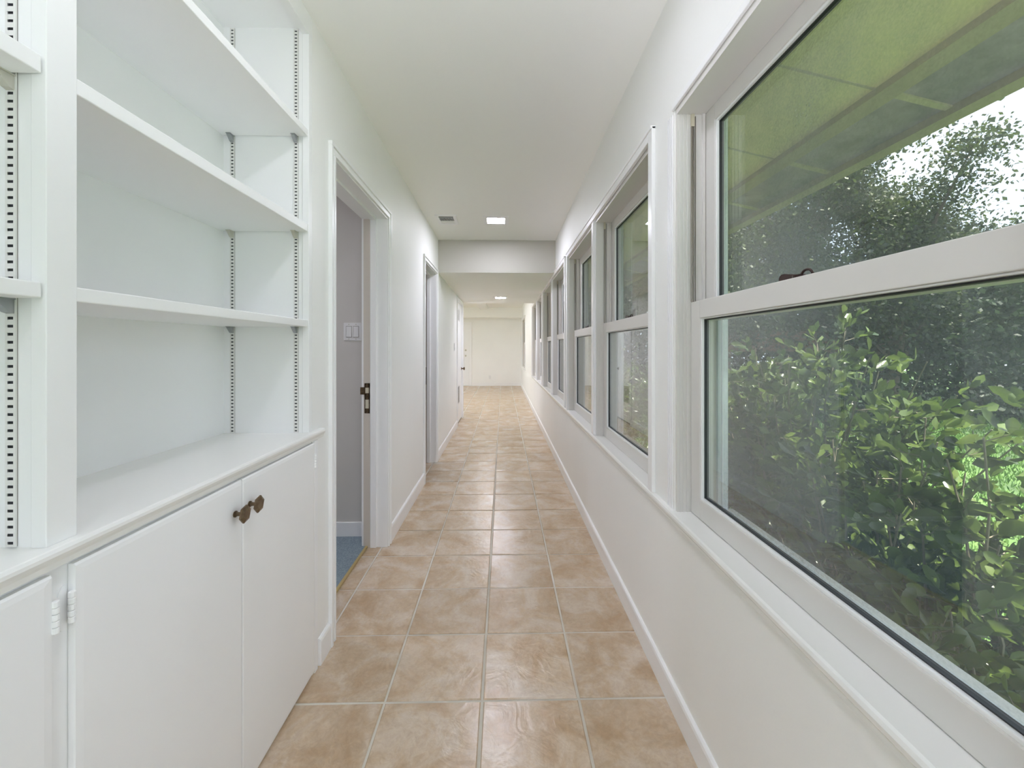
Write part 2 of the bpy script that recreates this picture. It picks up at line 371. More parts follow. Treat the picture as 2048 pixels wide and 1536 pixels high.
# ------------------------------------------------------------------ doorways on the left
def door_frame(n, a, c, z, label, slab_in=False):
    e = empty('door_%d' % n, (LX, (a + c) / 2, 0), label, 'doorway', kind='structure')
    cw, t = .052, .017
    def casing(name, parts):
        m = MB()
        for p in parts: m.box(*p, bev=.002)
        return m.build(name, M['trim'], e)
    # casings: flat back band with two raised beads
    casing('casing', [(LX, LX + t, a - cw, a - cw + .017, 0, z + cw - .0172), (LX, LX + t * .6, a - cw + .017, a - .004, 0, z + .004), (LX, LX + t * .85, a - .016, a - .003, 0, z + .0025)])
    casing('casing', [(LX, LX + t, c + cw - .017, c + cw, 0, z + cw - .0172), (LX, LX + t * .6, c + .004, c + cw - .017, 0, z + .004), (LX, LX + t * .85, c + .003, c + .016, 0, z + .0025)])
    casing('head_casing', [(LX, LX + t, a - cw, c + cw, z + cw - .017, z + cw), (LX, LX + t * .6, a - cw + .017, c + cw - .017, z + .004, z + cw - .017), (LX, LX + t * .85, a - .016, c + .016, z + .003, z + .016)])
    j = MB()
    j.box(LX + .004, IX - .004, a - .001, a + .006, 0, z); j.box(LX + .004, IX - .004, c - .006, c + .001, 0, z); j.box(LX + .004, IX - .004, a, c, z - .006, z + .001)
    j.build('jamb', M['trim'], e)
    if not slab_in:
        s0, s1 = -.785, -.822
        s = MB().box(s0, s1, a + .006, a + .018, 0, z - .006, bev=.002).box(s0, s1, c - .018, c - .006, 0, z - .006, bev=.002).box(s0, s1, a + .018, c - .018, z - .018, z - .006, bev=.002)
        s.build('door_stop', M['trim'], e)
        MB().box(-.8225, IX + .007, c - .0072, c - .0055, .002, z - .008).build('jamb_rabbet', M['rabbet'], e)
        # strike plate on the far jamb
        zc = (1.065, .815) if n == 1 else (1.06, .83)
        zt = 1.02 if n == 1 else 1.03
        p = MB(); Yp = c - .0074
        x0, x1 = -.827, -.859
        z1, z0 = zt, zt - .187
        # frame around two holes
        p.box(x0, x0 - .006, Yp - .002, Yp, z0, z1); p.box(x1, x1 + .005, Yp - .002, Yp, z0, z1)
        for q0, q1 in ((z1 - .028, z1), (z0 + .085, z1 - .062), (z0, z0 + .03)): p.box(x0, x1, Yp - .002, Yp, q0, q1)
        p.box(x1, x1 - .026, Yp - .003, Yp - .001, z1 - .07, z1 - .025)
        sp = p.build('strike_plate', M['brass'], e); sp['label'] = 'tarnished brass strike plate'
        q = MB().box(x0 - .004, x1 + .003, Yp - .001, Yp - .0004, z1 - .064, z1 - .026).box(x0 - .004, x1 + .003, Yp - .001, Yp - .0004, z0 + .028, z0 + .087)
        q.build('strike_hole', M['trackcap'], sp).location = (0, 0, 0)
    return e
d1 = door_frame(1, *doors[0], 'open doorway beside the bookcase leading to a dim bedroom')
d2 = door_frame(2, *doors[1], 'second open doorway just before the dropped ceiling')
d3 = door_frame(3, *doors[2], 'closed white utility door near the corridor end', True)
for e in (d1, d2):   # fix strike hole offset (child of a child)
    for ch in e.children:
        for g in ch.children: g.location = (0, 0, 0)
a, c, z = doors[2]
sx = LX - .012
m = MB().box(sx, sx - .035, a + .009, c - .009, .018, z - .009, bev=.002); slab3 = m.build('door_slab', M['trim'], d3)
for nm, z0_, z1_ in (('upper_grille', 1.68, 1.88), ('lower_grille', .32, .62)):
    g = MB(); gy0, gy1 = a + .12, a + .44
    g.box(sx, sx + .006, gy0, gy1, z0_, z0_ + .015); g.box(sx, sx + .006, gy0, gy1, z1_ - .015, z1_); g.box(sx, sx + .006, gy0, gy0 + .015, z0_, z1_); g.box(sx, sx + .006, gy1 - .015, gy1, z0_, z1_)
    k = z0_ + .022
    while k < z1_ - .02:
        g.prism([(sx + .001, k), (sx + .005, k + .004), (sx + .005, k + .007), (sx + .001, k + .003)], 'y', gy0 + .015, gy1 - .015); k += .014
    g.box(sx, sx + .001, gy0, gy1, z0_, z1_, mi=1)
    g.build('vent_grille', [M['plate'], M['shadowgap']], d3)
def knob(parent, x, y, z, mtl, sgn=1, axis='x'):
    g = MB(); prof = [(0, .026), (.006, .026), (.008, .012), (.035, .011), (.04, .02), (.048, .027), (.058, .027), (.064, .02), (.066, .004)]
    pts = [(x + sgn * p, y, z) if axis == 'x' else (x, y + sgn * p, z) for p, r in prof]
    g.tube(pts, [r for p, r in prof], 16)
    return g.build('door_knob', mtl, parent, smooth=True)
kb = knob(d3, sx, c - .07, .875, M['bronze']); kb['label'] = 'dark bronze round door knob'
MB().box(sx + .0, IX + .03, a + .006, c - .006, 0.0005, .012).build('threshold', M['shadowgap'], d3)
# far door
fd = empty('door_4', (-1.55, YF, 0), 'white door with deadbolt in the far wall, left of the plain wall', 'door', kind='structure')
MB().box(-1.10, -1.99, YF - .012, YF - .002, .01, 1.99, bev=.003).build('door_slab', M['trim'], fd)
MB().box(-1.02, -1.095, YF - .02, YF, 0, 1.9945, bev=.003).box(-2.0, -2.07, YF - .02, YF, 0, 1.9945, bev=.003).box(-1.02, -2.07, YF - .02, YF, 1.995, 2.07, bev=.003).build('casing', M['trim'], fd)
MB().tube([(-1.21, YF - .012, 1.16), (-1.21, YF - .03, 1.16), (-1.21, YF - .034, 1.16)], [.03, .03, .02], 14).build('deadbolt', M['clip2'], fd)
knob(fd, -1.21, YF - .012, .98, M['clip2'], -1, 'y')

# rooms behind the doorways
b = MB()
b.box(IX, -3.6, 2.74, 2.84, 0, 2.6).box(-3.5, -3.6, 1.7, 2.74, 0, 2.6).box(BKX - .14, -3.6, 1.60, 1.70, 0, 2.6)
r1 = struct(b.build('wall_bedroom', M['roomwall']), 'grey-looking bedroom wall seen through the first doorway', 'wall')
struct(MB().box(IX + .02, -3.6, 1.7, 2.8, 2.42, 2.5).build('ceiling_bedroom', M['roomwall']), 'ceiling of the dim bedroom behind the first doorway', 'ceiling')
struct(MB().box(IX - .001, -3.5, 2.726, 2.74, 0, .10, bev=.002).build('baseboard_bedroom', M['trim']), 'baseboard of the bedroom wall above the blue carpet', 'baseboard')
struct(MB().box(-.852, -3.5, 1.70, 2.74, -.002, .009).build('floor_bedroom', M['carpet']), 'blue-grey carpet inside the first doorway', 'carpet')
struct(MB().box(-.840, -.854, 1.787, 2.593, .0, .010).build('trim_3', M['strip']), 'thin yellowish strip where tile meets blue carpet', 'threshold')
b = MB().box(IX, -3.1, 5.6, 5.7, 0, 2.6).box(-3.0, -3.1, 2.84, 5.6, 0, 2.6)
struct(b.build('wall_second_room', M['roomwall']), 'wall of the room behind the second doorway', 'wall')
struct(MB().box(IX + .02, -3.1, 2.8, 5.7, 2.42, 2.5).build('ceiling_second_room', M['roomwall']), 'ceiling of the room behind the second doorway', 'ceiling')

def switch_plate(name, loc, gangs, axis, label, cat='light switch'):
    e = empty(name, loc, label, cat); x, y, z = loc; wd = .07 + .046 * (gangs - 1); g = MB()
    if axis == 'y': g.box(x - wd / 2, x + wd / 2, y - .006, y, z - .058, z + .058, bev=.003)
    else: g.box(x, x + .006, y - wd / 2, y + wd / 2, z - .058, z + .058, bev=.003)
    g.build('cover_plate', M['plate'], e)
    for k in range(gangs):
        q = (k - (gangs - 1) / 2) * .046; h = MB()
        if axis == 'y': h.prism([(y - .0055, z - .034), (y - .011, z - .034), (y - .0075, z), (y - .0085, z + .034), (y - .0055, z + .034)], 'x', x + q - .0165, x + q + .0165); h2 = MB().box(x + q - .019, x + q + .019, y - .0066, y - .005, z - .0365, z + .0365)
        else: h.prism([(x + .0055, z - .034), (x + .011, z - .034), (x + .0075, z), (x + .0085, z + .034), (x + .0055, z + .034)], 'y', y + q - .0165, y + q + .0165); h2 = MB().box(x + .005, x + .0066, y + q - .019, y + q + .019, z - .0365, z + .0365)
        h.build('rocker', M['plate'], e); h2.build('rocker_surround', M['shadowgap'], e)
        for zz in (z + .048, z - .048):
            s_ = MB()
            if axis == 'y': s_.tube([(x + q, y - .0055, zz), (x + q, y - .0072, zz)], .0035, 8)
            else: s_.tube([(x + .0055, y + q, zz), (x + .0072, y + q, zz)], .0035, 8)
            s_.build('screw', M['clip2'], e)
    return e
switch_plate('light_switch', (-.985, 2.74, 1.345), 2, 'y', 'white double rocker light switch on the bedroom wall inside the first doorway')
switch_plate('light_switch', (LX, 6.15, 1.25), 1, 'x', 'single white light switch on the hall wall before the closed utility door')
# outlet on far wall
e = empty('wall_outlet', (-.43, YF, .28), 'small white electrical outlet low on the far wall', 'outlet')
MB().box(-.465, -.395, YF - .006, YF, .222, .338, bev=.003).build('cover_plate', M['plate'], e)
for zz in (.262, .302):
    MB().box(-.445, -.415, YF - .009, YF - .005, zz - .014, zz + .014, bev=.003).build('receptacle', M['plate'], e)
    MB().box(-.438, -.436, YF - .0095, YF - .0085, zz - .004, zz + .006).box(-.424, -.422, YF - .0095, YF - .0085, zz - .004, zz + .006).build('slot', M['slot'], e)

# ------------------------------------------------------------------ ceiling fixtures
def ceiling_light(x, y, z, label, group='square recessed ceiling lights'):
    e = empty('ceiling_light', (x, y, z), label, 'ceiling light', group); R, r = .119, .083; t = .006
    g = MB()
    o_ = [(x - R, y - R), (x + R, y - R), (x + R, y + R), (x - R, y + R)]; i_ = [(x - r, y - r), (x + r, y - r), (x + r, y + r), (x - r, y + r)]
    v = [(p, q, z + .012) for p, q in o_] + [(p, q, z - .003) for p, q in o_] + [(p, q, z - t) for p, q in i_] + [(p, q, z + .012) for p, q in i_]
    f = [(4 * k + i, 4 * k + (i + 1) % 4, 4 * ((k + 1) % 4) + (i + 1) % 4, 4 * ((k + 1) % 4) + i) for k in range(4) for i in range(4)]
    g.raw(v, f).build('trim_ring', M['trim'], e)
    lr = r - .001
    v = [(x - lr, y - lr, z - .001), (x + lr, y - lr, z - .002), (x + lr, y + lr, z - .002), (x - lr, y + lr, z - .002)]
    v += [(x - lr + .01, y - lr + .01, z - .0055), (x + lr - .01, y - lr + .01, z - .0055), (x + lr - .01, y + lr - .01, z - .0055), (x - lr + .01, y + lr - .01, z - .0055)]
    MB().raw(v, [(0, 1, 5, 4), (1, 2, 6, 5), (2, 3, 7, 6), (3, 0, 4, 7), (4, 5, 6, 7), (3, 2, 1, 0)]).build('lens', M['lensfar_fill' if 'far' in group else 'lensdim_fill' if y < 2 else 'lens'], e)
    return e
M['lensfar_fill'] = emis('fill_far_lens', (.97, .98, 1.02), LAMP * 1.1)  # lens of the added far room fixtures
M['lensdim_fill'] = emis('fill_near_lens', (.95, .945, 1.09), LAMP * .5)  # lens of the added hall fixtures out of view
ceiling_light(-.067, 3.94, cz(3.94), 'lit square ceiling light beside the air vent, before the dropped ceiling')
ceiling_light(-.04, 6.72, 2.0525, 'lit square light in the dropped ceiling further down the hall')
ceiling_light(-.067, 1.14, cz(1.14), 'added square ceiling light over the near end of the hall, out of view')  # this and the next fixture are added to brighten the hall
ceiling_light(-.067, -.80, cz(-.8), 'added square ceiling light at the back end of the hall, out of view')
for i, (x, y) in enumerate(((-.4, 9.0), (-.4, 10.85), (-2.6, 9.0), (-2.6, 11.5), (-1.5, 10.2), (-3.7, 10.2))):  # unseen fixtures added as fill for the far room
    ceiling_light(x, y, 2.5, 'added unseen ceiling light of the far room, ' + ['near the hall by the windows', 'by the far wall near the window', 'near the hall towards the glass door side', 'by the far wall behind the garden door', 'in the middle of the room', 'beside the sliding glass door'][i], 'far room ceiling lights')
def fill_torchiere(x, y, label):  # unseen uplights, added to brighten the ceilings
    e = empty('fill_uplight', (x, y, 0), label, 'floor lamp', 'added fill uplights')
    MB().tube([(x, y, 0), (x, y, .02), (x, y, .03)], [.13, .13, .02], 24).build('base', M['track'], e)
    MB().tube([(x, y, .02), (x, y, 1.33)], [.012, .012], 10).build('pole', M['track'], e)
    g = MB(); g.tube([(x, y, 1.30), (x, y, 1.34), (x, y, 1.40), (x, y, 1.43)], [.02, .07, .13, .155], 24); g.f = g.f[:-1]; g.m = g.m[:-1]
    g.build('bowl', M['trim'], e)
    MB().tube([(x, y, 1.405), (x, y, 1.415)], [.125, .125], 20).build('fill_disc', M['uplight'], e)
ceiling_light(-2.3, 2.25, 2.42, 'added unseen ceiling light of the bedroom behind the first doorway', 'added bedroom ceiling lights')  # hidden fixture added to lift the dark bedroom
fill_torchiere(.40, -.32, 'added unseen uplight beside the viewpoint, brightening the near ceiling')
fill_torchiere(-1.6, 8.1, 'added unseen uplight of the far room, left of the corridor mouth')
# air vent
vx0, vx1, vy0, vy1 = -.625, -.43, 3.79, 4.06; vz = cz(3.92)
e = empty('ceiling_vent', ((vx0 + vx1) / 2, (vy0 + vy1) / 2, vz), 'small white slatted air vent in the ceiling left of the lit light', 'vent')
g = MB(); w_ = .03
for q in ((vx0, vx1, vy0, vy0 + w_), (vx0, vx1, vy1 - w_, vy1), (vx0, vx0 + w_, vy0 + w_, vy1 - w_), (vx1 - w_, vx1, vy0 + w_, vy1 - w_)): g.box(*q, vz - .006, vz + .004)
g.build('frame', M['trim'], e)
MB().box(vx0 + w_, vx1 - w_, vy0 + w_, vy1 - w_, vz - .0005, vz + .0).build('duct_opening', M['ventdark'], e)
k = vy0 + w_ + .05
MB().box(vx0 + w_, vx1 - w_, k - .012, k - .008, vz - .006, vz - .001).build('damper_bar', M['trim'], e)
n = 12
for i in range(n):
    xx = vx0 + w_ + (vx1 - vx0 - 2 * w_) * (i + .5) / n
    MB().prism([(xx - .0032, vz - .001), (xx - .0024, vz - .001), (xx + .0032, vz - .0065), (xx + .0024, vz - .0065)], 'y', k - .008, vy1 - w_).build('slat', M['trim'], e)

# ------------------------------------------------------------------ bookcase (upper part)
bc = empty('bookcase', (LX, .6, .923), 'built-in white open bookcase with adjustable shelves above the cabinet', 'bookcase')
YL0, YD0, YD1, YR1 = -.40, .675, .715, 1.562
TOPZ = 2.43; CT = .923
MB().box(BKX, BKX - .012, YL0 - .02, YR1 + .02, CT, TOPZ).build('back_panel', M['case'], bc)
MB().box(LX - .024, BKX, YR1, YR1 + .022, CT, TOPZ).build('side_panel', M['case'], bc)
MB().box(LX - .024, BKX, YD0, YD1, CT, TOPZ).build('divider_panel', M['case'], bc)
MB().box(LX - .024, BKX, YL0 - .02, YL0, CT, TOPZ).build('side_panel', M['case'], bc)
MB().box(LX - .024, BKX - .012, YL0 - .02, YR1 + .02, TOPZ, TOPZ + .02).build('top_panel', M['case'], bc)
MB().box(LX, LX - .024, .671, .719, CT, 2.408, bev=.0015).build('face_stile', M['case'], bc)
MB().box(LX, LX - .024, 1.5585, 1.5845, CT, 2.408, bev=.0015).build('face_stile', M['case'], bc)
MB().box(LX, LX - .024, YL0 - .03, YL0 + .01, CT, 2.408).build('face_stile', M['case'], bc)
MB().box(LX, LX - .024, YL0 - .05, 1.5845, 2.408, 2.56).build('header', M['case'], bc)
levels = [(2.051, 2.026), (1.699, 1.671), (1.343, 1.318)]
for zt, zb in levels:
    MB().box(LX - .003, BKX, YD1 + .003, 1.5575, zb, zt, bev=.002).build('shelf', M['case'], bc)
    MB().box(LX - .003, BKX, YL0 + .003, .6675, zb, zt, bev=.002).build('shelf', M['case'], bc)
def standard(x, y, z0, z1):
    """slotted shelf standard on a panel that faces -y, slots are holes with a dark back"""
    wd, sw, sh, t, p = .0158, .009, .0044, .003, .0127
    g = MB(); xa, xb, xc, xd = x - wd / 2, x - sw / 2, x + sw / 2, x + wd / 2; yf = y - t
    V = []; F = []
    def quad(x0, x1, z0_, z1_, yy, mi=0):
        g.raw([(x0, yy, z0_), (x1, yy, z0_), (x1, yy, z1_), (x0, yy, z1_)], [(0, 1, 2, 3)], mi)
    quad(xa, xb, z0, z1, yf); quad(xc, xd, z0, z1, yf)
    zz = z0 + .004; zp = z0
    while zz + sh < z1:
        quad(xb, xc, zp, zz, yf); zp = zz + sh; zz += p
    quad(xb, xc, zp, z1, yf)
    quad(xb - .0005, xc + .0005, z0, z1, y - .0012, 1)
    g.raw([(xa, yf, z0), (xa, y, z0), (xa, y, z1), (xa, yf, z1), (xd, yf, z0), (xd, y, z0), (xd, y, z1), (xd, yf, z1)], [(0, 1, 2, 3), (7, 6, 5, 4), (3, 2, 6, 7)])
    g.raw([(xa - .0012, y - .0004, z0), (xa, y - .0004, z0), (xa, y - .0004, z1), (xa - .0012, y - .0004, z1)], [(0, 1, 2, 3)], 1)
    g.raw([(xd, y - .0004, z0), (xd + .0009, y - .0004, z0), (xd + .0009, y - .0004, z1), (xd, y - .0004, z1)], [(0, 1, 2, 3)], 2)
    return g.build('shelf_standard', [M['standard'], M['slot'], M['shadowgap']], bc)
for y in (YR1, YD0):
    for x in (-.7705, -1.004):
        standard(x if y == YR1 else x - .008, y, CT + .002, TOPZ - .004)
        for li, (zt, zb) in enumerate(levels):
            xx = x if y == YR1 else x - .008
            pr = [(y - .001, zb), (y - .026, zb), (y - .026, zb - .005), (y - .010, zb - .022), (y - .003, zb - .024)]
            g = MB().prism(pr, 'x', xx - .0062, xx + .0062).box(xx - .008, xx + .008, y - .028, y - .002, zb - .002, zb)
            g.build('shelf_clip', M['clip2'] if li == 1 else M['clip'], bc)

# ------------------------------------------------------------------ countertop and base cabinet
ct = MB()
prof = [(BKX, CT - .02), (-.716, CT - .02), (-.716, CT - .034), (-.712, CT - .034), (-.710, CT - .024), (-.706, CT - .018), (-.7035, CT - .012), (-.7035, CT - .006), (-.706, CT - .001), (-.709, CT), (BKX, CT)]
ct.prism(prof, 'y', YL0 - .03, 1.60)
ct.prism([(LX + .0005, CT - .02), (-.716, CT - .02), (-.716, CT - .034), (-.712, CT - .034), (-.710, CT - .024), (-.706, CT - .018), (-.7035, CT - .012), (-.7035, CT - .006), (-.706, CT - .001), (-.709, CT), (LX + .0005, CT)], 'y', 1.60, 1.66)
tag(ct.build('countertop', M['stool'], smooth=False), 'glossy white wooden countertop between the bookcase and the cabinet doors', 'countertop')
cab = empty('base_cabinet', (-.73, .6, 0), 'built-in white base cabinet with flat doors under the countertop', 'cabinet')
FX = -.7255; DX = -.712
MB().box(FX, FX - .02, YL0 - .03, 1.60, 0, CT - .0205).box(FX - .02, BKX, YL0 - .03, YL0, 0, CT - .0205).box(FX - .02, BKX, 1.58, 1.60, 0, CT - .0205).build('face_frame', M['case'], cab)
MB().box(-.7145, FX + .0005, 1.592, 1.618, 0, CT - .036, bev=.003).build('end_molding', M['trim'], cab)
def cdoor(y0, y1, bl_=.003, br_=.003):
    z0, z1 = .014, .880; e_ = .013
    g = MB()
    o_ = [(y0, z0), (y1, z0), (y1, z1), (y0, z1)]; i_ = [(y0 + bl_, z0 + e_), (y1 - br_, z0 + e_), (y1 - br_, z1 - e_), (y0 + bl_, z1 - e_)]
    v = [(FX + .001, p, q) for p, q in o_] + [(DX - .004, p, q) for p, q in o_] + [(DX - .0012, p + (.001 if p < (y0 + y1) / 2 else -.001), q + (.004 if q < .4 else -.004)) for p, q in o_] + [(DX, p, q) for p, q in i_]
    f = [(3, 2, 1, 0), (12, 13, 14, 15)]
    for k in range(3):
        for i in range(4): f.append((4 * k + i, 4 * k + (i + 1) % 4, 4 * k + 4 + (i + 1) % 4, 4 * k + 4 + i))
    return g.raw(v, f).build('door', M['case'], cab)
dr = [cdoor(-.232, .2285, .013), cdoor(.2315, .672, br_=.013), cdoor(.7065, 1.1475, .013), cdoor(1.1505, 1.586, br_=.013)]
def hexknob(parent, y, z):
    e = MB(); x = DX
    e.tube([(x, y, z), (x + .003, y, z), (x + .004, y, z), (x + .02, y, z), (x + .023, y, z)], [.0085, .0085, .0055, .0048, .008], 12)
    st = e.build('knob', M['bronze'], parent)
    h = MB(); r0, r1, r2 = .0215, .0235, .015; rot = math.radians(12)
    rings = [(x + .022, .012), (x + .0245, r1), (x + .0285, r1), (x + .032, r2)]
    v = []
    for xx, r in rings:
        for k in range(6): a_ = rot + k * math.pi / 3; v.append((xx, y + r * math.cos(a_), z + r * math.sin(a_)))
    f = [tuple(range(5, -1, -1)), tuple(range(18, 24))] + [(6 * j + k, 6 * j + (k + 1) % 6, 6 * j + 6 + (k + 1) % 6, 6 * j + 6 + k) for j in range(3) for k in range(6)]
    v2 = [Vector(p) for p in v]; st.data.materials.append(M['bronze'])
    me = st.data; import bmesh
    bm = bmesh.new(); bm.from_mesh(me); vs = [bm.verts.new(p) for p in v2]
    for q in f: bm.faces.new([vs[i] for i in q])
    bmesh.ops.recalc_face_normals(bm, faces=bm.faces); bm.to_mesh(me); bm.free()
    st.location = (0, 0, 0); st['label'] = 'aged bronze hexagonal cabinet knob'
hexknob(dr[2], 1.117, .798); hexknob(dr[3], 1.180, .801)
hexknob(dr[0], .198, .798); hexknob(dr[1], .262, .801)
def hinge(y, zc, side):
    g = MB(); x = DX - .006 if side > 0 else DX - .004
    n = 5; h = .052
    for k in range(n):
        z0 = zc - h / 2 + h * k / n
        g.tube([(x + .004, y, z0 + .0004), (x + .004, y, z0 + .0014), (x + .004, y, z0 + h / n - .0014), (x + .004, y, z0 + h / n - .0004)], [.0043, .005, .005, .0043], 10)
    # leaf let onto the frame, rounded ends
    yy = y - side * .012; pts = []
    for a_ in range(0, 181, 20): pts.append((y - side * (.003 + .013 * math.sin(math.radians(a_))), zc + .038 * math.cos(math.radians(a_))))
    g.prism(pts + [(y, zc - .03), (y, zc + .03)], 'x', FX, FX + .002)
    return g.build('hinge', M['case'], cab)
hinge(.7025, .811, 1); hinge(.6755, .811, -1); hinge(.7025, .13, 1); hinge(.6755, .13, -1); hinge(1.589, .811, -1)

# ------------------------------------------------------------------ windows on the right
st = MB()
sp = [(RX - .002, SZ - .045), (.580, SZ - .045), (.580, SZ - .033), (.576, SZ - .028), (.571, SZ - .022), (.569, SZ - .012), (.571, SZ - .004), (.575, SZ), (.66, SZ), (.66, SZ - .028), (RX - .002, SZ - .028)]
st.prism(sp, 'y', Y0, 8.36); 
struct(st.build('trim_4', M['stool']), 'long glossy white window stool running under all the hall windows', 'window sill')
st = MB().prism(sp, 'y', 10.82, 12.58)
struct(st.build('trim_5', M['stool']), 'white window stool under the far room window', 'window sill')
b = MB()
for gi, (a, c) in enumerate(groups):
    cw, t = .043, .016
    z1 = HZ + .05
    if gi == 0:
        continue
    b.box(RX, RX - t, a - cw, a, SZ, z1, bev=.003); b.box(RX, RX - t, c, c + cw, SZ, z1, bev=.003)
    b.box(RX, RX - t, a, c, HZ + .006, z1, bev=.003); b.box(RX, RX - t * 1.35, a - cw, c + cw, z1 - .012, z1 + .002, bev=.003)
struct(b.build('trim_6', M['trim']), 'flat white casings around the far window pairs', 'trim')
b = MB()
for k in range(4): b.box(RX - .003, RX + .001, groups[0][1] + .012 + k * .012, groups[0][1] + .018 + k * .012, SZ, HZ, bev=.001)
b.box(RX - .008, RX + .001, -.72, 1.415, HZ + .008, HZ + .03, bev=.002)
struct(b.build('trim_7', M['trim']), 'fine beads at the edge of the nearest window opening', 'trim')

wn = 0
MR0, MR1 = 1.335, 1.394
def frame_boxes(g, x0, x1, ya, yb, za, zb, wl, wb, wt, bev=.0015, mi=0):
    g.box(x0, x1, ya, ya + wl, za, zb, mi, bev); g.box(x0, x1, yb - wl, yb, za, zb, mi, bev)
    g.box(x0, x1, ya + wl, yb - wl, za, za + wb, mi, bev); g.box(x0, x1, ya + wl, yb - wl, zb - wt, zb, mi, bev)
def window(ya, yb, label):
    global wn
    wn += 1
    e = empty('window_%d' % wn, (.65, (ya + yb) / 2, SZ), label, 'window', kind='structure')
    jl = .014
    # jamb liners, head and sill of the frame
    g = MB()
    g.box(RX + .004, .765, ya, ya + jl, SZ, HZ + .011); g.box(RX + .004, .765, yb - jl, yb, SZ, HZ + .011)
    g.box(RX + .002, .765, ya + jl, yb - jl, HZ - .012, HZ + .011); g.box(.661, .79, ya, yb, SZ - .03, SZ + .004)
    for q in (.600, .612, .624):     # grooves of the liner as thin ribs
        g.box(q, q + .005, ya + jl, ya + jl + .002, SZ, HZ - .012); g.box(q, q + .005, yb - jl - .002, yb - jl, SZ, HZ - .012)
    # parting stops between the two sash channels
    for yy in (ya + jl, yb - jl - .008): g.box(.676, .685, yy, yy + .008, SZ, HZ - .012)
    g.build('frame', M['sash'], e)
    g = MB()
    for q in (.726, .748): 
        g.box(q, q + .012, ya + jl, ya + jl + .012, SZ, HZ - .012); g.box(q, q + .012, yb - jl - .012, yb - jl, SZ, HZ - .012)
    g.build('outer_stop', M['outframe'], e)
    a, b_ = ya + jl + .002, yb - jl - .002
    # lower sash
    g = MB(); frame_boxes(g, .638, .672, a, b_, SZ + .002, MR1, .062, .064, .058, .002)
    ls = g.build('lower_sash', M['sash'], e)
    g = MB(); frame_boxes(g, .642, .668, a + .061, b_ - .061, SZ + .065, MR0 + .001, .008, .008, .004, .002)
    g.build('glazing_bead', M['trim'], ls).location = (0, 0, 0)
    g = MB(); frame_boxes(g, .650, .664, a + .0685, b_ - .0685, SZ + .0725, MR0 - .003, .003, .003, .003, 0)
    g.build('gasket', M['gasket'], ls).location = (0, 0, 0)
    MB().box(.654, .660, a + .07, b_ - .07, SZ + .074, MR0 - .004).build('pane', M['glass'], ls).location = (0, 0, 0)
    # upper sash
    g = MB(); frame_boxes(g, .687, .721, a, b_, MR0 - .004, HZ - .012, .062, .055, .052, .002)
    us = g.build('upper_sash', M['sash'], e)
    g = MB(); frame_boxes(g, .691, .717, a + .061, b_ - .061, MR1 - .005, HZ - .063, .008, .006, .008, .002)
    g.build('glazing_bead', M['trim'], us).location = (0, 0, 0)
    g = MB(); frame_boxes(g, .699, .713, a + .0685, b_ - .0685, MR1 - .0, HZ - .0705, .003, .003, .003, 0)
    g.build('gasket', M['gasket'], us).location = (0, 0, 0)
    MB().box(.703, .709, a + .07, b_ - .07, MR1 + .002, HZ - .072).build('pane', M['glass'], us).location = (0, 0, 0)
    # balance tracks above the lower sash, metal with a cap
    for y, sg in ((ya + jl, 1), (yb - jl, -1)):
        g = MB()
        g.box(.638, .641, y, y + sg * .006, MR1 + .002, HZ - .055); g.box(.645, .648, y, y + sg * .006, MR1 + .002, HZ - .055)
        g.box(.641, .645, y, y + sg * .002, MR1 + .002, HZ - .055); g.box(.652, .654, y, y + sg * .005, MR1 + .002, HZ - .02)
        g.box(.6375, .649, y, y + sg * .007, HZ - .055, HZ - .013, mi=1)
        g.build('balance_track', [M['track'], M['trackcap']], e)
    # insect screen
    g = MB(); frame_boxes(g, .738, .746, ya + jl + .004, yb - jl - .004, SZ + .006, HZ - .014, .012, .012, .012, 0)
    g.box(.739, .745, ya + jl + .01, yb - jl - .01, 1.352, 1.374)
    sc = g.build('screen_frame', M['outframe'], e)
    g = MB().box(.7415, .7420, ya + jl + .014, yb - jl - .014, SZ + .016, HZ - .024)
    g = MB().raw([(.742, ya + jl + .012, SZ + .014), (.742, yb - jl - .012, SZ + .014), (.742, yb - jl - .012, HZ - .022), (.742, ya + jl + .012, HZ - .022)], [(0, 1, 2, 3)])
    g.build('screen_mesh', M['screen'], sc).location = (0, 0, 0)
    # sash lock on the meeting rail
    yc = (ya + yb) / 2; z = MR1
    L = MB()
    n = 10; pts = []
    prof = [(-.048, 0), (-.050, .006), (-.047, .012), (-.040, .0155), (-.030, .0155), (-.015, .012), (.0, .009), (.015, .006), (.018, 0)]
    # body lying along y: far end is the high lump
    L.prism([(yc - p * 1.0 + .0, z + q) for p, q in prof], 'x', .646, .664)
    L.tube([(.655, yc - .005, z), (.655, yc - .005, z + .007)], .013, 14)
    lk = L.build('sash_lock', M['bronzedark'], e)
    ring = []
    for k in range(13):
        a_ = math.pi * k / 12; ring.append((.655, yc - .028 - .017 * math.cos(a_), z + .002 + .013 * math.sin(a_)))
    R_ = MB().tube(ring, .003, 8); R_.build('lock_lever', M['bronzedark'], lk, smooth=True).location = (0, 0, 0)
    return e
order = ['nearest', 'second', 'third', 'fourth', 'fifth', 'sixth', 'seventh']
specs = []
MW = .082
for gi, (a, c) in enumerate(groups[:4]):
    wd = (c - a - MW) / 2
    specs += [(a, a + wd), (c - wd, c)]
mull = MB()
